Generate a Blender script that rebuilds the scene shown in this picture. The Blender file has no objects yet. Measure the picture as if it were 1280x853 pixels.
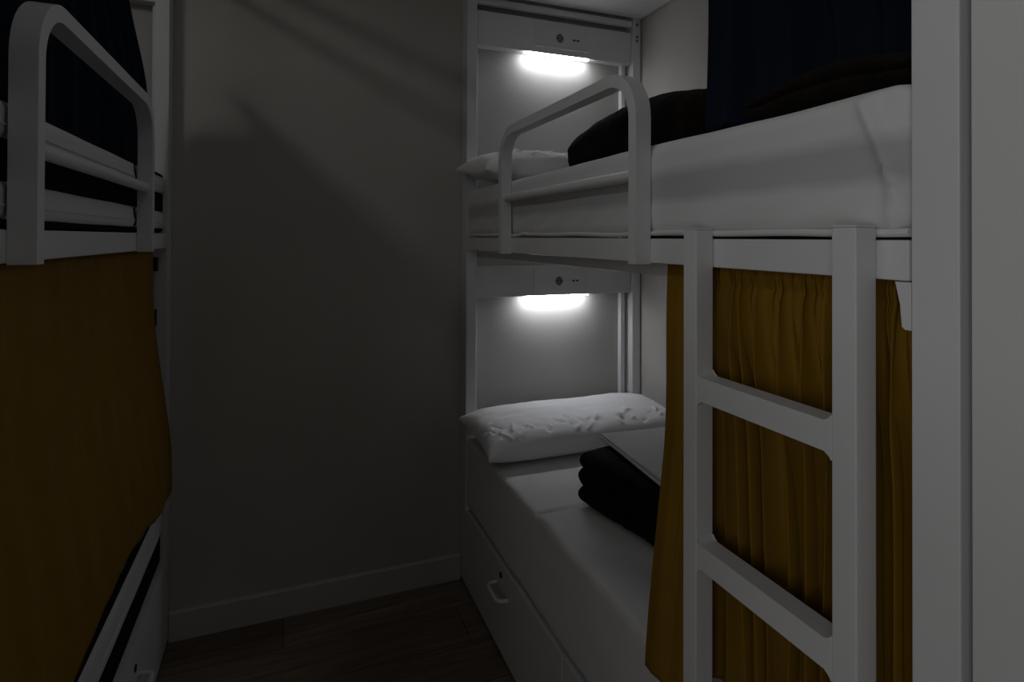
import bpy, bmesh, math, random
from mathutils import Vector, Matrix, noise

C = bpy.context.scene.collection
PI = math.pi
W = {'led': 4.3, 's1': 1.4, 's3': 3.9, 's4': 1.9, 'c2': .42, 'lamp': 2.9, 'c3': .4}

# ------------------------------------------------------------------ materials
def nmat(name, col, rough=0.5, spec=0.5, metal=0.0, sheen=0.0, bump=None, var=None, emit=None):
    m = bpy.data.materials.new(name); m.use_nodes = True
    nt = m.node_tree; b = nt.nodes['Principled BSDF']
    b.inputs['Base Color'].default_value = (*col, 1)
    b.inputs['Roughness'].default_value = rough
    b.inputs['Metallic'].default_value = metal
    b.inputs['Specular IOR Level'].default_value = spec
    if sheen:
        b.inputs['Sheen Weight'].default_value = sheen
        b.inputs['Sheen Roughness'].default_value = 0.5
    tc = nt.nodes.new('ShaderNodeTexCoord')
    if var:                                   # var = (scale, amount): mottled colour
        n = nt.nodes.new('ShaderNodeTexNoise'); n.inputs['Scale'].default_value = var[0]
        n.inputs['Detail'].default_value = 5
        r = nt.nodes.new('ShaderNodeValToRGB')
        a = var[1]
        r.color_ramp.elements[0].position = 0.3; r.color_ramp.elements[1].position = 0.7
        r.color_ramp.elements[0].color = (*[c*(1-a) for c in col], 1)
        r.color_ramp.elements[1].color = (*[min(1, c*(1+a)) for c in col], 1)
        nt.links.new(tc.outputs['Object'], n.inputs['Vector'])
        nt.links.new(n.outputs['Fac'], r.inputs['Fac'])
        nt.links.new(r.outputs['Color'], b.inputs['Base Color'])
    if bump:                                  # bump = (scale, strength, distance)
        n = nt.nodes.new('ShaderNodeTexNoise'); n.inputs['Scale'].default_value = bump[0]
        n.inputs['Detail'].default_value = 4
        bp = nt.nodes.new('ShaderNodeBump'); bp.inputs['Strength'].default_value = bump[1]
        bp.inputs['Distance'].default_value = bump[2]
        nt.links.new(tc.outputs['Object'], n.inputs['Vector'])
        nt.links.new(n.outputs['Fac'], bp.inputs['Height'])
        nt.links.new(bp.outputs['Normal'], b.inputs['Normal'])
    if emit:
        b.inputs['Emission Color'].default_value = (*emit[0], 1)
        b.inputs['Emission Strength'].default_value = emit[1]
    return m

def weave_mat(name, col, rough=0.9, spec=0.2, sheen=0.2, scale=900, strength=0.25):
    m = nmat(name, col, rough, spec, sheen=sheen, var=(14, 0.06))
    nt = m.node_tree; b = nt.nodes['Principled BSDF']
    tc = [n for n in nt.nodes if n.type == 'TEX_COORD'][0]
    hs = []
    for d in ('Y', 'Z'):
        w = nt.nodes.new('ShaderNodeTexWave'); w.bands_direction = d
        w.inputs['Scale'].default_value = scale; w.inputs['Distortion'].default_value = 0.6
        nt.links.new(tc.outputs['Object'], w.inputs['Vector']); hs.append(w)
    a = nt.nodes.new('ShaderNodeMath'); a.operation = 'ADD'
    nt.links.new(hs[0].outputs['Fac'], a.inputs[0]); nt.links.new(hs[1].outputs['Fac'], a.inputs[1])
    bp = nt.nodes.new('ShaderNodeBump'); bp.inputs['Strength'].default_value = strength
    bp.inputs['Distance'].default_value = 0.0006
    nt.links.new(a.outputs[0], bp.inputs['Height']); nt.links.new(bp.outputs['Normal'], b.inputs['Normal'])
    return m

def floor_mat():
    m = nmat('wood_floor', (0.12, 0.09, 0.065), 0.42, 0.4)
    nt = m.node_tree; b = nt.nodes['Principled BSDF']
    tc = [n for n in nt.nodes if n.type == 'TEX_COORD'][0]
    br = nt.nodes.new('ShaderNodeTexBrick')
    br.inputs['Scale'].default_value = 1.0
    br.inputs['Brick Width'].default_value = 1.2; br.inputs['Row Height'].default_value = 0.19
    br.inputs['Mortar Size'].default_value = 0.0016; br.inputs['Mortar Smooth'].default_value = 0.3
    br.inputs['Color1'].default_value = (0.27, 0.215, 0.16, 1); br.inputs['Color2'].default_value = (0.17, 0.13, 0.095, 1)
    br.inputs['Mortar'].default_value = (0.02, 0.015, 0.01, 1)
    nt.links.new(tc.outputs['Object'], br.inputs['Vector'])
    mp = nt.nodes.new('ShaderNodeMapping'); mp.inputs['Scale'].default_value = (2.5, 38, 1)
    nt.links.new(tc.outputs['Object'], mp.inputs['Vector'])
    n = nt.nodes.new('ShaderNodeTexNoise'); n.inputs['Scale'].default_value = 1.6; n.inputs['Detail'].default_value = 8
    n.inputs['Distortion'].default_value = 0.8
    nt.links.new(mp.outputs['Vector'], n.inputs['Vector'])
    mx = nt.nodes.new('ShaderNodeMix'); mx.data_type = 'RGBA'; mx.blend_type = 'MULTIPLY'
    mx.inputs['Factor'].default_value = 0.75
    r = nt.nodes.new('ShaderNodeValToRGB'); r.color_ramp.elements[0].position = 0.3; r.color_ramp.elements[1].position = 0.72
    r.color_ramp.elements[0].color = (0.4, 0.38, 0.35, 1); r.color_ramp.elements[1].color = (1.15, 1.1, 1.05, 1)
    nt.links.new(n.outputs['Fac'], r.inputs['Fac'])
    nt.links.new(br.outputs['Color'], mx.inputs['A']); nt.links.new(r.outputs['Color'], mx.inputs['B'])
    nt.links.new(mx.outputs['Result'], b.inputs['Base Color'])
    bp = nt.nodes.new('ShaderNodeBump'); bp.inputs['Strength'].default_value = 0.25; bp.inputs['Distance'].default_value = 0.002
    nt.links.new(n.outputs['Fac'], bp.inputs['Height']); nt.links.new(bp.outputs['Normal'], b.inputs['Normal'])
    return m

M = dict(
    metal=nmat('white_painted_metal', (0.72, 0.72, 0.725), 0.42, 0.4, bump=(220, 0.05, 0.001)),
    board=nmat('white_laminate', (0.70, 0.70, 0.70), 0.4, 0.4),
    wall=nmat('warm_grey_wall', (0.535, 0.515, 0.47), 0.85, 0.2, bump=(160, 0.08, 0.001), var=(3, 0.04)),
    sidewall=nmat('pale_grey_wall', (0.47, 0.455, 0.43), 0.85, 0.2, bump=(160, 0.08, 0.001), var=(3, 0.04)),
    nearwall=nmat('charcoal_wall', (0.10, 0.10, 0.10), 0.8, 0.2, bump=(160, 0.08, 0.001), var=(3, 0.04)),
    panel=nmat('glow_muting_grey', (0.43, 0.42, 0.40), 0.6, 0.25, bump=(160, 0.06, 0.001), var=(3, 0.03)),
    ceil=nmat('white_ceiling', (0.62, 0.61, 0.6), 0.9, 0.2, bump=(90, 0.06, 0.001)),
    base=nmat('white_baseboard', (0.6, 0.59, 0.57), 0.5, 0.4, var=(5, 0.03)),
    floor=floor_mat(),
    sheet=nmat('white_cotton_sheet', (0.72, 0.72, 0.72), 0.9, 0.2, sheen=0.15, bump=(420, 0.18, 0.0015), var=(9, 0.03)),
    pillow=nmat('white_pillowcase', (0.84, 0.84, 0.85), 0.9, 0.2, sheen=0.15, bump=(60, 0.15, 0.003)),
    yellow=weave_mat('mustard_curtain_cloth', (0.24, 0.129, 0.008), rough=.68, spec=.22, sheen=0),
    navy=weave_mat('navy_curtain_cloth', (0.0035, 0.009, 0.02), sheen=0),
    plush=nmat('dark_brown_plush', (0.010, 0.0066, 0.0046), 0.95, 0.1, sheen=0.015, bump=(190, 0.9, 0.006), var=(22, 0.5)),
    black=nmat('black_fabric', (0.006, 0.006, 0.007), 0.95, 0.1, bump=(300, 0.2, 0.001)),
    roll=nmat('white_mattress_piping', (0.66, 0.66, 0.67), 0.85, 0.2, bump=(200, 0.12, 0.001)),
    dark=nmat('black_plastic', (0.01, 0.01, 0.01), 0.4, 0.4, bump=(50, 0.02, 0.001)),
    plate=nmat('white_switch_plastic', (0.66, 0.66, 0.66), 0.35, 0.4, bump=(50, 0.01, 0.001)),
    recess=nmat('socket_inner_plastic', (0.20, 0.20, 0.20), 0.5, 0.3, bump=(50, 0.01, 0.001)),
    hole=nmat('socket_recess', (0.05, 0.05, 0.05), 0.6, 0.3, var=(40, 0.05)),
    steel=nmat('bolt_steel', (0.25, 0.25, 0.25), 0.4, 0.5, metal=0.8, bump=(80, 0.02, 0.001)),
    led=nmat('led_diffuser', (0.9, 0.9, 0.9), 0.4, 0.3, emit=((0.93, 0.95, 1.0), 9.0 * W['led'])),
    lamp=nmat('lamp_diffuser', (0.8, 0.8, 0.8), 0.5, 0.3, var=(30, 0.02)),
)

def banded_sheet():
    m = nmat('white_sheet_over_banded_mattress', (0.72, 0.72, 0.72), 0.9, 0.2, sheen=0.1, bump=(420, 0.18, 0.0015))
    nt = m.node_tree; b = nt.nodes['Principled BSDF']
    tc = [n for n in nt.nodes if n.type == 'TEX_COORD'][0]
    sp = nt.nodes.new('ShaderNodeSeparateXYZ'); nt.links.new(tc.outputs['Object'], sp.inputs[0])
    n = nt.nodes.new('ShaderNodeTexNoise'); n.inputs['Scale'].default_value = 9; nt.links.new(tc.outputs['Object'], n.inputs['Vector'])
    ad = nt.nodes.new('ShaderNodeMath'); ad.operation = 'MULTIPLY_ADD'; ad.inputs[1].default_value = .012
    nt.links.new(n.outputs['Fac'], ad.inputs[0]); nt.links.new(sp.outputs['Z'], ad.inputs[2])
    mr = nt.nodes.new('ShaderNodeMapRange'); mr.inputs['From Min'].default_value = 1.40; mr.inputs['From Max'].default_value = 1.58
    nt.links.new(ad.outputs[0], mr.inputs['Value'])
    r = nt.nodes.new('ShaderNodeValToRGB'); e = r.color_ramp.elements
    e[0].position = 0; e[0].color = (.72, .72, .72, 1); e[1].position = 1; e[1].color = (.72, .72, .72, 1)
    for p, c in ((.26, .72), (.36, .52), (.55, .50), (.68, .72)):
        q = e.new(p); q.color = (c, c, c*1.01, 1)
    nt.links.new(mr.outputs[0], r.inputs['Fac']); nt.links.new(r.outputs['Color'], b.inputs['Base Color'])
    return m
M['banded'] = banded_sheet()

# ------------------------------------------------------------------ helpers
def obj(name, bm, mat, parent=None, smooth=True, angle=35):
    me = bpy.data.meshes.new(name)
    bmesh.ops.recalc_face_normals(bm, faces=bm.faces)
    bm.to_mesh(me); bm.free()
    me.materials.append(mat)
    if smooth:
        for p in me.polygons: p.use_smooth = True
        try: me.set_sharp_from_angle(angle=math.radians(angle))
        except Exception: pass
    o = bpy.data.objects.new(name, me); C.objects.link(o)
    if smooth and angle < 50:
        wn = o.modifiers.new('even shading', 'WEIGHTED_NORMAL'); wn.keep_sharp = True; wn.weight = 100
    if parent: o.parent = parent; o.matrix_parent_inverse = Matrix.Translation(-wloc(parent))
    return o

def wloc(p):
    v = Vector(p.location)
    while p.parent:
        # every parent keeps its children's world placement (inverse cancels its own shift)
        return v if p.type == 'EMPTY' and not p.parent else Vector((0, 0, 0))
    return v

def tag(o, label, cat, group=None):
    o['label'] = label; o['category'] = cat
    if group: o['group'] = group
    return o

def struct(o):
    o['kind'] = 'structure'; return o

def empty(name, loc=(0, 0, 0), parent=None):
    o = bpy.data.objects.new(name, None); C.objects.link(o)
    o.empty_display_size = 0.1
    o.location = loc
    if parent: o.parent = parent
    return o

def box(bm, x0, x1, y0, y1, z0, z1, bev=0.002, seg=2):
    x0, x1 = min(x0, x1), max(x0, x1); y0, y1 = min(y0, y1), max(y0, y1); z0, z1 = min(z0, z1), max(z0, z1)
    vs = [bm.verts.new((x, y, z)) for x in (x0, x1) for y in (y0, y1) for z in (z0, z1)]
    fs = []
    for idx in ((0, 1, 3, 2), (4, 6, 7, 5), (0, 4, 5, 1), (2, 3, 7, 6), (0, 2, 6, 4), (1, 5, 7, 3)):
        fs.append(bm.faces.new([vs[i] for i in idx]))
    if bev > 0:
        es = set(e for f in fs for e in f.edges)
        bmesh.ops.bevel(bm, geom=list(es), offset=bev, segments=seg, affect='EDGES', profile=0.5)
    return bm

def nb(): return bmesh.new()

def prism(bm, poly, x0, x1, bev=0.002):
    """outline in (y, z) extruded along x"""
    a = [bm.verts.new((x0, y, z)) for y, z in poly]; b = [bm.verts.new((x1, y, z)) for y, z in poly]
    n = len(poly); fs = [bm.faces.new(a), bm.faces.new(b[::-1])]
    for i in range(n): fs.append(bm.faces.new((a[i], b[i], b[(i+1) % n], a[(i+1) % n])))
    if bev:
        es = list(fs[0].edges) + list(fs[1].edges)
        bmesh.ops.bevel(bm, geom=es, offset=bev, segments=2, affect='EDGES', profile=0.5)
    return bm

def tube(bm, pts, r, n=12, caps=True):
    pts = [Vector(p) for p in pts]; rings = []
    up = Vector((0.123, 0.31, 0.94)).normalized()
    for i, p in enumerate(pts):
        t = (pts[min(i+1, len(pts)-1)] - pts[max(i-1, 0)]).normalized()
        u = (up - t*up.dot(t)).normalized(); v = t.cross(u)
        rings.append([bm.verts.new(p + (u*math.cos(a) + v*math.sin(a))*r) for a in [2*PI*k/n for k in range(n)]])
    for a, b in zip(rings, rings[1:]):
        for k in range(n): bm.faces.new((a[k], a[(k+1) % n], b[(k+1) % n], b[k]))
    if caps:
        bm.faces.new(rings[0][::-1]); bm.faces.new(rings[-1])
    return bm

def disc(bm, c, axis, r, depth, n=20):
    c = Vector(c); axis = Vector(axis).normalized()
    return tube(bm, [c, c + axis*depth], r, n)

def sm(a, b, x):
    t = max(0.0, min(1.0, (x-a)/(b-a))); return t*t*(3-2*t)

def nz(x, y, z, s=1.0): return noise.noise(Vector((x*s, y*s, z*s)))

def rbox(bm, x0, x1, y0, y1, z0, z1, r, nx, ny, nzz, fn=None):
    """finely divided box with rounded edges of radius r; fn(v) moves every vertex"""
    def axis(a, b, n):
        k = max(3, 4)
        s = [a + r*(1-math.cos(PI/2*i/k)) for i in range(k)]
        e = [b - r*(1-math.cos(PI/2*i/k)) for i in range(k)][::-1]
        mid = [a + r + (b-a-2*r)*i/n for i in range(n+1)]
        return s + mid + e
    X, Y, Z = axis(x0, x1, nx), axis(y0, y1, ny), axis(z0, z1, nzz)
    cache = {}
    def V(x, y, z):
        k = (round(x, 6), round(y, 6), round(z, 6))
        if k not in cache:
            c = Vector((min(max(x, x0+r), x1-r), min(max(y, y0+r), y1-r), min(max(z, z0+r), z1-r)))
            d = Vector((x, y, z)) - c
            p = c if d.length < 1e-9 else c + d * (max(abs(d.x), abs(d.y), abs(d.z)) / d.length)
            if fn: p = fn(p)
            cache[k] = bm.verts.new(p)
        return cache[k]
    def quad(*v):
        if len(set(v)) == 4: bm.faces.new(v)
    for z in (z0, z1):
        for i in range(len(X)-1):
            for j in range(len(Y)-1):
                quad(V(X[i], Y[j], z), V(X[i+1], Y[j], z), V(X[i+1], Y[j+1], z), V(X[i], Y[j+1], z))
    for y in (y0, y1):
        for i in range(len(X)-1):
            for j in range(len(Z)-1):
                quad(V(X[i], y, Z[j]), V(X[i+1], y, Z[j]), V(X[i+1], y, Z[j+1]), V(X[i], y, Z[j+1]))
    for x in (x0, x1):
        for i in range(len(Y)-1):
            for j in range(len(Z)-1):
                quad(V(x, Y[i], Z[j]), V(x, Y[i+1], Z[j]), V(x, Y[i+1], Z[j+1]), V(x, Y[i], Z[j+1]))
    return bm

# ------------------------------------------------------------------ camera (from the photograph's vanishing points)
H = 1.38
yaw, pit, rol, F, CY = math.radians(21.386), math.radians(0.4257), math.radians(-0.2066), 722.03, 291.8
f = Vector((math.sin(yaw)*math.cos(pit), math.cos(yaw)*math.cos(pit), math.sin(pit)))
ri = Vector((math.cos(yaw), -math.sin(yaw), 0)); dn = f.cross(ri)
rr = ri*math.cos(rol) + dn*math.sin(rol); dd = -ri*math.sin(rol) + dn*math.cos(rol)
cam = bpy.data.cameras.new('camera'); co = bpy.data.objects.new('camera', cam); C.objects.link(co)
mw = Matrix((rr, -dd, -f)).transposed().to_4x4(); mw.translation = Vector((0, 0, H)); co.matrix_world = mw
cam.sensor_width = 36; cam.lens = F/1280*36; cam.shift_y = -(426.5-CY)/1280
cam.clip_start = 0.02
bpy.context.scene.camera = co

# ------------------------------------------------------------------ room
XR, XL = 1.485, -1.185          # long walls
YB, YN = 2.27, -1.6             # back wall, near wall
ZC = 2.68
def slab(name, a, mat): return struct(obj(name, box(nb(), *a, bev=0), mat, smooth=False))
slab('floor', (XL-.1, XR+.1, YN-.1, YB+.1, -.08, 0), M['floor'])
slab('ceiling', (XL-.1, XR+.1, YN-.1, YB+.1, ZC, ZC+.08), M['ceil'])
slab('wall_back', (XL-.1, XR+.1, YB, YB+.1, 0, ZC), M['wall'])
slab('wall_right', (XR, XR+.1, YN, YB, 0, ZC), M['sidewall'])
slab('wall_left', (XL-.1, XL, YN, YB, 0, ZC), M['sidewall'])
slab('wall_near', (XL-.1, XR+.1, YN-.1, YN, 0, ZC), M['nearwall'])
slab('added_shade_partition', (XL, -.366, .27, .385, 0, ZC), M['sidewall'])  # unseen stub wall, added to keep light off the left bed
bm = nb(); prism(bm, [(YB-.014, 0), (YB, 0), (YB, .10), (YB-.009, .10), (YB-.014, .094)], -.362, .664, bev=0)
struct(obj('baseboard_back', bm, M['base']))

# ------------------------------------------------------------------ bunk beds
def bunk(side):
    """side +1: right bed, -1: left bed. X(u) = front plane moved u into the bed."""
    s = side
    FX = .667 if s > 0 else -.364
    dz = 0 if s > 0 else .010
    X = lambda u: FX + s*u
    WU = .815
    root = empty('bunk_bed', (X(.4), 1.34, 0))
    def part(name, bm, mat, parent=None): return obj(name, bm, mat, parent or root)
    def B(u0, u1, y0, y1, z0, z1, bev=.003): return box(nb(), X(u0), X(u1), y0, y1, z0, z1, bev)
    # posts: two at the head wall, one front post at the foot
    part('post', B(0, .043, 2.2, 2.266, .3, 2.44), M['metal'])
    part('post', B(.772, .812, 2.2, 2.266, .3, 2.44), M['metal'])
    part('post', B(0, .05, .398, .45, 0, 2.44), M['metal'])
    part('post', B(.772, .812, .398, .45, .3, 2.44), M['metal'])
    # slim flanges beside the head posts
    part('flange', B(.045, .056, 2.236, 2.262, .5, 2.3, .001), M['metal'])
    part('flange', B(.735, .754, 2.236, 2.262, .5, 2.3, .001), M['metal'])
    for z0, z1 in ((.50, 1.14), (1.385, 2.16)):      # added panels, greyer than the wall to mute the reading-light glow
        part('added_back_panel', B(.044, .771, 2.2625, 2.2685, z0, z1, .0008), M['panel'])
    # upper deck, its rails, the curtain track under it
    part('side_rail', B(0, .022, .452, 2.198, 1.331+dz, 1.379+dz), M['metal'])
    part('end_rail', B(.045, .77, 2.203, 2.225, 1.331+dz, 1.379+dz), M['metal'])
    part('bed_deck', B(.024, .80, .455, 2.2, 1.337+dz, 1.372+dz, .001), M['board'])
    tr = part('curtain_track', B(.046, .064, .47, 2.198, 1.304+dz, 1.336+dz, .002), M['metal'])
    # canopy over the upper bed
    if s > 0:
        part('canopy_board', B(0, .812, .4, 2.199, 2.362, 2.4, .002), M['board'])
    else:                                            # the left bed has an open frame on top
        part('canopy_side_rail', B(0, .022, .452, 2.198, 2.395, 2.425), M['metal'])
        part('canopy_side_rail', B(0, .018, .452, 2.198, 2.318, 2.342), M['metal'])
        part('canopy_side_rail', B(.79, .812, .452, 2.198, 2.395, 2.425), M['metal'])
    part('canopy_rail', B(.045, .77, 2.203, 2.228, 2.325, 2.35, .003), M['metal'])
    if s > 0:
        part('canopy_track', B(.046, .064, .47, 2.198, 2.335, 2.361, .002), M['metal'])
    else:
        part('canopy_track', B(.046, .064, .47, 1.87, 2.085, 2.111, .002), M['metal'])
        for yh in (.6, 1.2, 1.8): part('track_hanger', B(.050, .060, yh, yh+.012, 2.11, 2.41, .001), M['metal'])
        part('canopy_brace', B(.02, .80, 1.8, 1.812, 2.40, 2.415, .001), M['metal'])
        part('canopy_brace', B(.02, .80, .6, .612, 2.40, 2.415, .001), M['metal'])
        part('canopy_brace', B(.02, .80, 1.2, 1.212, 2.40, 2.415, .001), M['metal'])
    bm = nb()                                        # bracket beside the foot post, under the rail
    yb = .452
    prism(bm, [(yb, 1.33+dz), (yb+.02, 1.33+dz), (yb+.012, 1.303+dz), (yb+.012, 1.278+dz), (yb+.008, 1.274+dz), (yb, 1.274+dz)], X(.004), X(.03), bev=.001)
    part('bracket', bm, M['metal'])
    # bolts on the head posts
    for z in (2.335, 2.28, 2.262):
        part('bolt', disc(nb(), (X(.792), 2.2, z), (0, -1, 0), .0065, .004, 14), M['steel'])
    # socket boards with reading lights
    for k, (z0, z1) in enumerate(((2.158, 2.300), (1.136+dz, 1.262+dz))):
        hb = part('headboard_panel', B(.045, .770, 2.214, 2.262, z0, z1, .003), M['board'])
        mod = part('socket_plate', B(.298, .552, 2.2085, 2.215, z0+.026, z1-.012, .0015), M['plate'], hb)
        zc = z0 + (.070 if k == 0 else .061)
        if s > 0: ux, uu = .413, .490
        else: ux, uu = .437, .36
        bm = nb()                                    # round earthed socket: rim, recess, two pin holes, clips
        rg = [( .021, 0), (.021, -.0015), (.019, -.002), (.018, -.0015)]
        n = 28; rings = []
        for r_, y_ in rg:
            rings.append([bm.verts.new((X(ux)+r_*math.cos(2*PI*i/n), 2.2085+y_, zc+r_*math.sin(2*PI*i/n))) for i in range(n)])
        for a, b in zip(rings, rings[1:]):
            for i in range(n): bm.faces.new((a[i], a[(i+1) % n], b[(i+1) % n], b[i]))
        so = part('power_socket', bm, M['plate'], hb)
        part('socket_recess', disc(nb(), (X(ux), 2.2083, zc), (0, -1, 0), .0182, .0012, 28), M['recess'], hb)
        bm = nb()
        for dx in (-.008, .008): disc(bm, (X(ux)+dx, 2.2071, zc), (0, -1, 0), .0042, .0006, 12)
        for dz_ in (-.0155, .0155): box(bm, X(ux)-.004, X(ux)+.004, 2.2065, 2.2071, zc+dz_-.003, zc+dz_+.003, 0)
        part('socket_contacts', bm, M['hole'], hb)
        bm = nb()
        box(bm, X(uu)-.021, X(uu)+.021, 2.2072, 2.2086, zc-.021, zc+.021, .0006)
        part('usb_socket', bm, M['plate'], hb)
        bm = nb()
        for dx in (-.009, .009): box(bm, X(uu)+dx-.0065, X(uu)+dx+.0065, 2.2066, 2.2072, zc-.0042, zc+.0032, 0)
        part('usb_ports', bm, M['hole'], hb)
        c = .408
        part('reading_light', B(c-.148, c+.148, 2.2150, 2.234, z0-.005, z0+.001, .001), M['led'] if s > 0 else M['lamp'], hb)
    # storage base with drawers
    zd = .306 if s > 0 else .262
    part('storage_base', B(.02, .812, .452, 2.266, 0, zd, .002), M['board'])
    if s < 0: part('base_rim', B(0, .812, .452, 2.262, .268, .309, .002), M['board'])
    for y0, y1 in ((1.342, 2.264), (.455, 1.337)):
        d = part('drawer', B(0, .0195, y0, y1, .012, zd, .002), M['board'])
        yc = y0 + .44
        zc = .222 if s > 0 else .19
        pts = []
        for a, b in (((0, yc+.062), (.03, yc+.044)), ((.03, yc-.044), (0, yc-.062))):
            pts += [a, b]
        P = [(0, yc+.056), (-.014, yc+.054), (-.028, yc+.049), (-.034, yc+.040), (-.035, yc+.02), (-.035, yc-.02), (-.034, yc-.040), (-.028, yc-.049), (-.014, yc-.054), (0, yc-.056)]
        bm = nb(); tube(bm, [(X(u), y, zc) for u, y in P], .0062, 10)
        part('handle', bm, M['metal'], d)
        part('lock', disc(nb(), (X(.001), yc+.008, .268 if s > 0 else .238), (-s, 0, 0), .0095, .004, 18), M['dark'], d)
    # guard rail: bent flat bar in front of the side rail, plus a round cross bar
    g = empty('guard_rail', (0, 0, 0), root); g.matrix_parent_inverse = Matrix.Translation(-Vector(root.location))
    y0, y1 = (.956, 1.734) if s > 0 else (1.010, 1.795)
    zt = 1.722 if s > 0 else 1.742; zb = 1.329+dz; w = .026; R = .105
    def loop(off):
        a0, a1, t, r = y0+off, y1-off, zt-off, max(R-off, .02)
        o = [(a0, zb)]
        for i in range(11):
            a = PI - PI/2*i/10; o.append((a0+r+r*math.cos(a), t-r+r*math.sin(a)))
        for i in range(11):
            a = PI/2 - PI/2*i/10; o.append((a1-r+r*math.cos(a), t-r+r*math.sin(a)))
        o.append((a1, zb)); return o
    lo, li = loop(0), loop(w)
    bm = nb(); n = len(lo)
    v = [[bm.verts.new((x, y, z)) for y, z in L] for x in (X(-.035), X(-.0005)) for L in (lo, li)]
    fl = []
    for i in range(n-1):
        fl.append(bm.faces.new((v[0][i], v[0][i+1], v[1][i+1], v[1][i])))
        fl.append(bm.faces.new((v[2][i], v[3][i], v[3][i+1], v[2][i+1])))
        bm.faces.new((v[0][i], v[2][i], v[2][i+1], v[0][i+1]))
        bm.faces.new((v[1][i], v[1][i+1], v[3][i+1], v[3][i]))
    for i in (0, n-1): bm.faces.new((v[0][i], v[1][i], v[3][i], v[2][i]))
    bm.edges.ensure_lookup_table()
    es = [e for e in bm.edges if len(e.link_faces) == 2 and e.calc_face_angle(0) > 1.0]
    bmesh.ops.bevel(bm, geom=es, offset=.003, segments=2, affect='EDGES', profile=.5)
    hoop = obj('hoop', bm, M['metal']); hoop.parent = g; hoop.matrix_parent_inverse = Matrix.Identity(4)
    zc = 1.505 if s > 0 else 1.509
    cb = obj('cross_bar', tube(nb(), [(X(-.017), y0+w-.001, zc), (X(-.017), y1-w+.001, zc)], .0125, 16), M['metal'])
    cb.parent = g
    # ladder hung in front of the rail
    lad = empty('ladder', (0, 0, 0), root); lad.matrix_parent_inverse = Matrix.Translation(-Vector(root.location))
    ya, yb2 = (.490, .524), (.777, .811)
    for y_ in (ya, yb2):
        st = obj('stile', box(nb(), X(-.036), X(-.0005), y_[0], y_[1], 0, 1.394, .003), M['metal']); st.parent = lad
        cp = obj('cap', box(nb(), X(-.0355), X(-.001), y_[0]+.0006, y_[1]-.0006, 1.3935, 1.397, .001), M['plate']); cp.parent = lad
    for zr in (1.113, .840, .567, .294):
        z1 = zr + .039; r = .012; A, Bq = ya[1]-.0005, yb2[0]+.0005
        poly = []
        def arc(cy_, cz_, a0, a1):
            for i in range(6):
                a = a0 + (a1-a0)*i/5; poly.append((cy_+r*math.cos(a), cz_+r*math.sin(a)))
        arc(A+r, zr-r, PI, PI/2); arc(Bq-r, zr-r, PI/2, 0)
        arc(Bq-r, z1+r, 0, -PI/2); arc(A+r, z1+r, -PI/2, -PI)
        bm = nb(); prism(bm, poly, X(-.035), X(-.0015), bev=.0015)
        rg_ = obj('rung', bm, M['metal']); rg_.parent = lad
    return root

br_ = bunk(+1)
tag(br_, 'white metal bunk bed on the right with two lit reading lights', 'bunk bed', 'white bunk beds')
bl_ = bunk(-1)
tag(bl_, 'white metal bunk bed at the left edge, unlit', 'bunk bed', 'white bunk beds')

# ------------------------------------------------------------------ mattresses, right bed
def sheet_fn(front, ztop, zbot, ycrease=None, corner=None, amp=1.0):
    def fn(p):
        x, y, z = p
        side = sm(front+.03, front, x) * sm(ztop, ztop-.02, z)
        top = sm(ztop-.02, ztop, z)
        d = 0.0
        # long slack waves and short tucks along the side
        d += .0035*amp*nz(y*2.2, z*9, 3.1) + .0016*amp*nz(y*9+z*12, z*22, 7.7)
        low = sm(zbot+.09, zbot+.02, z)
        d += low*(.0045*amp*nz(y*11+z*25, z*8, 1.3))
        if corner:
            yc = corner + (ztop-z)*-.40
            d += .007*math.exp(-((y-yc)/.011)**2) * sm(zbot-.01, zbot+.03, z)
            d -= .007*sm(yc+.004, yc-.012, y)
            d += .006*math.exp(-((y-.474)/.008)**2)*sm(zbot+.13, zbot+.02, z)
        x -= side*d
        z += top*(.004*nz(x*4, y*3, .5) + .0018*nz(x*13, y*9, 4.4))
        if ycrease:
            yc = ycrease + .012*math.sin(x*5)
            z += top*(-.008*math.exp(-((y-yc)/.007)**2) + .005*sm(yc+.0, yc-.03, y)*sm(yc-.3, yc-.05, y))
            t = (y-1.15)
            z += top*.006*nz(x*7+y*6, y*1.5, 9.0)*sm(1.55, 1.45, y)
        return Vector((x, y, z))
    return fn
bm = nb()
rbox(bm, .669, 1.468, .455, 2.196, .317, .590, .02, 30, 200, 18, sheet_fn(.669, .59, .317, ycrease=1.525, amp=.9))
lm = tag(obj('mattress', bm, M['sheet'], angle=60), 'mattress in a white sheet on the lower right bunk, plush blanket on it', 'mattress', 'mattresses')
bm = nb()
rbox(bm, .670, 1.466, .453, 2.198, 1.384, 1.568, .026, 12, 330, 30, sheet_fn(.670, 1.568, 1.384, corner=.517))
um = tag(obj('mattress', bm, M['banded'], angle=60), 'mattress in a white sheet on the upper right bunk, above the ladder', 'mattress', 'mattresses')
bm = nb()
tube(bm, [(.6712 + .004*nz(0, y*7, 2), y, 1.3885 + .003*nz(3, y*5, 1) + .004*math.exp(-((y-1.62)/.03)**2)) for y in [.453+i*.0145 for i in range(120)]], .0052, 10)
obj('sheet_hem', bm, M['sheet'], um)

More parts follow.
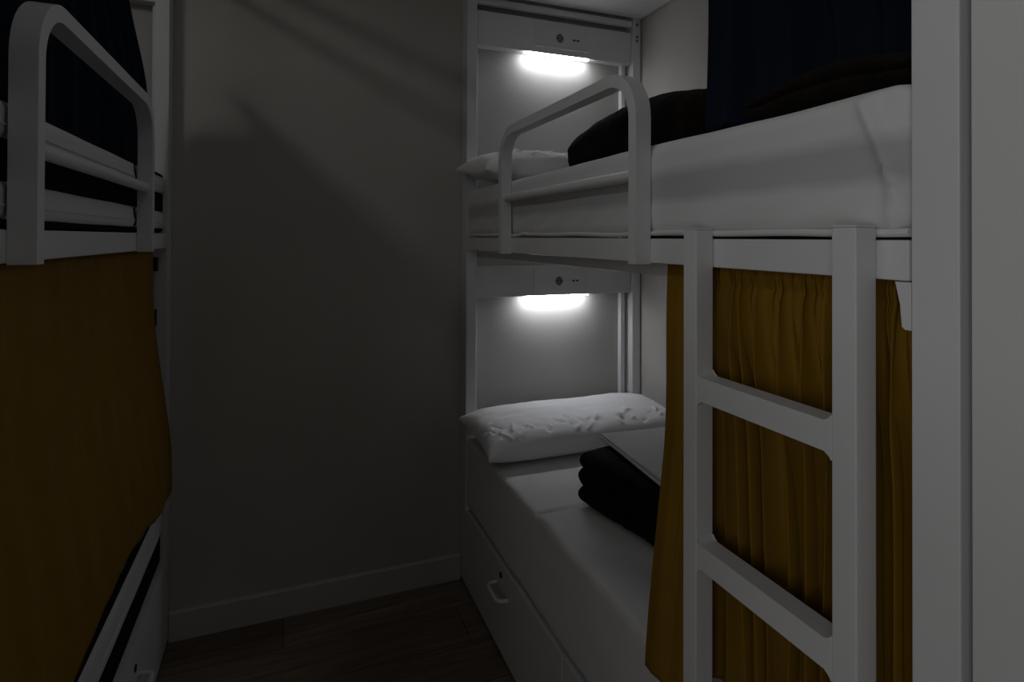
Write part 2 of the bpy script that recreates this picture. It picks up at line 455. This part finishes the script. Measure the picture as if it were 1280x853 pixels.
# ------------------------------------------------------------------ pillows
def pillow(name, cx, cy, cz, L, Wd, Ht, tilt, yawd, seed, label):
    NU, NV = 170, 100
    bm = nb()
    R = random.Random(seed)
    ridges = []
    for k in range(34):
        u0 = R.uniform(-.88, .92); v0 = R.uniform(-.84, -.40)
        ridges.append((u0, v0, R.uniform(.35, 1.25) if R.random() < .8 else R.uniform(1.8, 2.4), R.uniform(.16, .55), R.uniform(.012, .026), R.uniform(.005, .011)*R.choice((1, 1, -1))))
    for k in range(12):
        sd = R.choice((-1, 1)); ridges.append((sd*.97, R.uniform(-.7, .7), (PI if sd > 0 else 0)+R.uniform(-.5, .5), R.uniform(.15, .35), R.uniform(.02, .04), .004))
    def prof(u, v):
        a = max(0, 1-abs(u)**3.4); b = max(0, 1-abs(v)**3.0)
        return (a**.45)*(b**.45)
    def P(u, v, sgn):
        x = u*L/2*(1 - .05*(1-v*v)*abs(u)**6); y = v*Wd/2*(1-.05*(1-u*u)*abs(v)**6)
        h = prof(u, v)*Ht/2*(1 + .10*math.sin(2.1*u+seed))
        w = 0
        if sgn > 0:
            for (u0, v0, an, ln, wd, am) in ridges:      # short sharp creases running up from the front seam
                du, dv = (u-u0)*L/Wd, v-v0
                al = du*math.cos(an)+dv*math.sin(an); pe = -du*math.sin(an)+dv*math.cos(an)
                if -.03 < al < ln and abs(pe) < .2:
                    w += am*math.exp(-abs(pe)/(wd*(1+1.5*max(al, 0)/ln)))*sm(-.03, .03, al)*sm(ln, ln*.3, al)
        w += .005*nz(u*2.6, v*2.2, seed) + .002*nz(u*8, v*6, seed+5)
        h += w*min(1, prof(u, v)*1.6)
        return Vector((x, y, sgn*h*(1.0 if sgn > 0 else .62)))
    grid = {}
    for sgn in (1, -1):
        for i in range(NU+1):
            for j in range(NV+1):
                u, v = -1+2*i/NU, -1+2*j/NV
                u = math.sin(u*PI/2)*.55+u*.45; v = math.sin(v*PI/2)*.55+v*.45
                edge = i in (0, NU) or j in (0, NV)
                if sgn < 0 and edge: grid[(sgn, i, j)] = grid[(1, i, j)]; continue
                grid[(sgn, i, j)] = bm.verts.new(P(u, v, sgn))
    for sgn in (1, -1):
        for i in range(NU):
            for j in range(NV):
                q = [grid[(sgn, i, j)], grid[(sgn, i+1, j)], grid[(sgn, i+1, j+1)], grid[(sgn, i, j+1)]]
                bm.faces.new(q if sgn > 0 else q[::-1])
    Mx = Matrix.Translation((cx, cy, cz)) @ Matrix.Rotation(math.radians(yawd), 4, 'Z') @ Matrix.Rotation(math.radians(tilt), 4, 'X')
    bmesh.ops.transform(bm, matrix=Mx, verts=bm.verts)
    return tag(obj(name, bm, M['pillow'], angle=80), label, 'pillow', 'white pillows')
pillow('pillow', 1.06, 2.012, .648, .85, .37, .160, 6, 0, 11, 'white pillow on the lower right bunk under its light')
pillow('pillow', 1.065, 2.015, 1.628, .885, .37, .165, 6, 0, 23, 'white pillow on the upper right bunk, half behind the brown blanket')

# ------------------------------------------------------------------ plush blankets
def blanket(cx, cy, z0, L, Wd, Ht, layers, yawd, seed, label, dome=0.0, r=None):
    bm = nb()
    def fn(p):
        x, y, z = p
        t = z/Ht
        lay = abs(math.sin(t*PI*layers))            # scalloped fold edges
        k = .012*(lay-.6)
        q = Vector((x, y, z))
        d = Vector((x/(Wd/2), y/(L/2), 0))
        ed = max(abs(d.x), abs(d.y))
        if ed > .6:
            f_ = sm(.6, 1, ed)
            q.x += f_*d.x*k; q.y += f_*d.y*k
        if dome: q.z *= 1 - dome*(.75*sm(.15, 1, abs(d.y)) + .3*sm(.2, 1, abs(d.x)))
        n1 = .008*nz(x*9, y*9, z*12+seed) + .0035*nz(x*34, y*34, z*34+seed)
        dirv = Vector((d.x, d.y, (t-.4))).normalized()
        if z > .004: q += dirv*n1
        return q
    rbox(bm, -Wd/2, Wd/2, -L/2, L/2, 0, Ht, r or min(.022, Ht*.35), 40, 60, 22, fn)
    bmesh.ops.transform(bm, matrix=Matrix.Translation((cx, cy, z0)) @ Matrix.Rotation(math.radians(yawd), 4, 'Z'), verts=bm.verts)
    return tag(obj('blanket', bm, M['plush'], angle=80), label, 'blanket', 'dark brown plush blankets')
blanket(1.061, 1.286, .597, .56, .42, .155, 3, 9, 3, 'dark brown plush blanket folded on the lower right bunk beneath a white sheet')
blanket(1.06, 1.365, 1.571, .70, .42, .200, 1, 0, 8, 'dark brown plush blanket heaped on the upper right bunk behind the guard rail', dome=.22, r=.075)
blanket(.742, .60, 1.572, .27, .10, .062, 2, 0, 14, 'small dark blanket heap at the foot of the upper right bunk', dome=.45)

# folded sheet on the lower blanket
bm = nb()
for k in range(2):
    def fn(p, k=k):
        return Vector((p.x, p.y, p.z + .002*nz(p.x*6, p.y*5, k) + .0012*math.sin(p.y*9+k)))
    rbox(bm, -.17+.004*k, .17, -.24+.006*k, .24-.003*k, k*.009, k*.009+.0085, .004, 18, 24, 1, fn)
bmesh.ops.transform(bm, matrix=Matrix.Translation((1.053, 1.31, .760)) @ Matrix.Rotation(math.radians(-5), 4, 'Z'), verts=bm.verts)
tag(obj('folded_sheet', bm, M['sheet'], angle=60), 'folded white sheet lying on the brown blanket, lower right bunk', 'sheet')

# ------------------------------------------------------------------ curtains
def curtain(name, mat, label, pos, NS=260, NT=70, parent_track=None):
    """pos(s, t) -> (x, y, z), s along the bed 0..1, t top to bottom 0..1"""
    bm = nb()
    g = [[bm.verts.new(pos(i/NS, j/NT)) for j in range(NT+1)] for i in range(NS+1)]
    for i in range(NS):
        for j in range(NT): bm.faces.new((g[i][j], g[i+1][j], g[i+1][j+1], g[i][j+1]))
    o = obj(name, bm, mat, angle=180)
    so = o.modifiers.new('cloth thickness', 'SOLIDIFY'); so.thickness = .0015; so.offset = 0
    return tag(o, label, 'curtain', name + 's of the bunks')

def right_yellow(s, t):
    zt = 1.3345
    e = sm(.27, .06, s)                     # flat free edge at the far side, swinging out past the mattress
    zb = .602 - .045*sm(.45, .7, e) + .025*sm(.75, 1, e)
    z = zt + (zb-zt)*t
    yfar = .945 - .030*sm(.05, .5, t) + .004*sm(.6, 1, t)
    y = yfar + (.456-yfar)*s
    ph = 2.6*nz(s*3.1, t*.7, 4) + 1.3*nz(s*8, t*1.6, 9)
    a1 = 2*PI*s*13.5 + 1.6*ph
    fo = math.sin(a1)*(.75+.5*nz(s*9, t*.8, 17)) + .22*math.sin(2*a1 + .8 + 2*nz(s*4, t*1.5, 3)) - .1
    fo += .45*nz(s*6, t*1.1, 51)
    gq = 2*PI*s*24 + 6*nz(s*12, 0, 2) + 3*t
    gath = math.sin(gq)*sm(.30, .05, t)*sm(.0, .03, t)
    amp = (.0035 + .0165*sm(.02, .30, t))*(1-.97*e)
    x = .701 + .018*sm(.05, .4, t)*(1-e) - .074*e*sm(-.1, 1.15, t)
    x += amp*fo + .0055*gath*(1-e) + .010*nz(s*5, t*1.2, 31)*sm(.1, .5, t)*(1-e)
    x += .004*math.exp(-((t-.045)/.012)**2)*(1-e)
    y += (.007*math.cos(a1)*sm(.02, .3, t) + .004*math.cos(gq)*sm(.25, 0, t))*(1-e)
    lim = .6745 if y < .825 else .61
    return (max(x, lim), y, z)
curtain('yellow_curtain', M['yellow'], 'mustard yellow curtain gathered behind the ladder on the lower right bunk', right_yellow, NS=640, NT=90)

HEM = [(.47, .56), (1.0, .575), (1.26, .590), (1.42, .604), (1.62, .614), (1.78, .590), (2.0, .546), (2.25, .543)]
def hem(y):
    for (a, p), (b, q) in zip(HEM, HEM[1:]):
        if y <= b: return p + (q-p)*sm(a, b, y)
    return HEM[-1][1]
def left_yellow(s, t):
    zt = 1.339
    yfar = 2.14 + .055*t**1.5
    y = yfar + (.47-yfar)*s
    z = zt + (hem(y)-zt)*t
    ph = 1.5*nz(s*2.5, t*.7, 14)
    fo = math.sin(2*PI*s*13 + ph) + .4*math.sin(2*PI*s*27 + 2*ph)
    x = -.396 + .050*sm(.15, .95, t) + (.0025+.004*t)*fo*(1-.85*sm(.8, .97, t))
    return (min(x, -.334), y, z)
curtain('yellow_curtain', M['yellow'], 'mustard yellow curtain closed across the lower left bunk', left_yellow)

def right_navy(s, t):
    zt, zb = 2.33, 1.582
    z = zt + (zb-zt)*t
    yfar = .875 + .006*math.sin(t*7)
    y = yfar + (.462-yfar)*s
    ph = 1.8*nz(s*2.5, t*.6, 24)
    fo = math.sin(2*PI*s*5.2 + ph) + .4*math.sin(2*PI*s*11 + 2*ph)
    x = .735 + .010*fo + .10*sm(.12, .38, s)*sm(.45, .85, t)
    return (x, y, z)
curtain('navy_curtain', M['navy'], 'dark navy curtain bunched on the upper right bunk', right_navy)

def left_navy(s, t):
    zt, zb = 2.083, 1.592
    z = zt + (zb-zt)*t
    yfar = 1.84 + .24*sm(.0, .55, t) + .04*t
    y = yfar + (.47-yfar)*s
    ph = 1.8*nz(s*2.5, t*.6, 34)
    fo = math.sin(2*PI*s*13 + ph) + .4*math.sin(2*PI*s*25 + 2*ph)
    x = -.415 + .009*fo
    return (x, y, z)
curtain('navy_curtain', M['navy'], 'dark navy curtain drawn along the upper left bunk', left_navy)

# ------------------------------------------------------------------ left bed mattresses: black with white piped bands
def band_mattress(x0, x1, y0, y1, z0, z1, bands, label, strap=True):
    bm = nb(); rbox(bm, x1, x0, y0, y1, z0, z1, .012, 6, 20, 4)
    m = tag(obj('mattress', bm, M['black'], angle=60), label, 'mattress', 'mattresses')
    for (a, b) in bands:
        bm = nb()
        def fn(p): return Vector((p.x, p.y, p.z + .0012*nz(p.y*6, 0, a*50)))
        h = b-a
        rbox(bm, x1-.002, x0+.007, y0-.006, y1+.004, a, b, min(.016, h*.3), 8, 50, 6, fn)
        obj('piped_band', bm, M['roll'], m, angle=60)
        bm = nb()
        tube(bm, [(x0+.0078, y, a+h*.36) for y in [y0+.02+(y1-y0-.04)*i/20 for i in range(21)]], .0016, 6)
        obj('seam', bm, M['roll'], m)
    for lo_, hi_ in (bands if strap else ()):
      bm = nb()
      tube(bm, [(x0+.008, 1.765+.008*math.sin(t*6), lo_+.006+(hi_-lo_-.012)*t) for t in [i/10 for i in range(11)]], .0022, 6)
      obj('strap', bm, M['black'], m)
    return m
band_mattress(-.376, -1.165, .46, 2.19, 1.392, 1.585, [(1.402, 1.461), (1.516, 1.574)],
              'black mattress with two white piped bands on the upper left bunk')
band_mattress(-.376, -1.165, .46, 2.19, .313, .600, [(.408, .506), (.548, .598)],
              'black mattress with white piped bands on the lower left bunk', strap=False)

# cord hanging from the left curtain track
r = empty('curtain_cord', (-.392, 2.165, 1.3))
tag(r, 'thin dark cord with a small clip hanging beside the left head post', 'cord')
obj('clip', box(nb(), -.398, -.384, 2.142, 2.166, 1.268, 1.313, .002), M['dark'], r)
obj('cord', tube(nb(), [(-.391, 2.154, 1.27), (-.391, 2.156, 1.2), (-.390, 2.158, 1.14)], .0016, 8), M['roll'], r)
obj('weight', tube(nb(), [(-.390, 2.158, 1.145), (-.390, 2.159, 1.09)], .0032, 10), M['dark'], r)

# ------------------------------------------------------------------ locker at the foot of the right bed
lk = empty('locker', (1.05, -.05, 0))
tag(lk, 'tall white locker standing at the right edge beside the bunk foot post', 'locker')
obj('carcass', box(nb(), .690, 1.40, -.50, .3875, .0, 2.3, .002), M['board'], lk)
obj('door', box(nb(), .667, .6885, -.05, .3875, .05, 2.28, .002), M['board'], lk)
obj('door', box(nb(), .667, .6885, -.495, -.055, .05, 2.28, .002), M['board'], lk)

# ------------------------------------------------------------------ light
def area(name, loc, target, sx, sy, power, col):
    L = bpy.data.lights.new(name, 'AREA'); L.shape = 'RECTANGLE'; L.size = sx; L.size_y = sy
    L.energy = power; L.color = col
    o = bpy.data.objects.new(name, L); C.objects.link(o); o.location = loc
    if target is None: return o                     # hangs flat, shining straight down
    d = Vector(target) - Vector(loc); o.rotation_euler = d.to_track_quat('-Z', 'Y').to_euler()
    return o
LIGHTS = {
 'door': ((.15, YN+.05, 1.1), (.15, 0, 1.1), .8, 1.9),
 's1': ((XL+.05, -.5, 1.4), (0, -.5, 1.4), .9, 1.2),
 's2': ((XL+.05, -.5, 2.3), (0, -.5, 2.3), .9, .5),
 's3': ((XL+.05, -1.1, 1.4), (0, -1.1, 1.4), .7, 1.2),
 'c1': ((.15, -.6, ZC-.03), (.15, -.6, 0), .4, .4),
 'c2': ((.15, 1.0, ZC-.03), (.15, 1.0, 0), .4, .4),
 'c3': ((-.8, -.5, ZC-.03), (-.8, -.5, 0), .4, .4),
 'lamp': ((-1.02, .85, 2.65), None, .15, .45),
 's4': ((XL+.05, -.12, 1.5), (0, -.12, 1.5), .6, 1.2),
 'd2': ((-.1, -.5, 1.9), (.3, 1, 1.4), .3, .6),
}
for k, a in LIGHTS.items():
    if W.get(k): area(k, *a, W[k], (1, 1, 1))

sc = bpy.context.scene
w = bpy.data.worlds.new('world'); sc.world = w; w.use_nodes = True
w.node_tree.nodes['Background'].inputs['Color'].default_value = (0, 0, 0, 1)
sc.view_settings.view_transform = 'Standard'; sc.view_settings.look = 'None'
sc.view_settings.exposure = 0; sc.view_settings.gamma = 1; sc.view_settings.use_curve_mapping = False
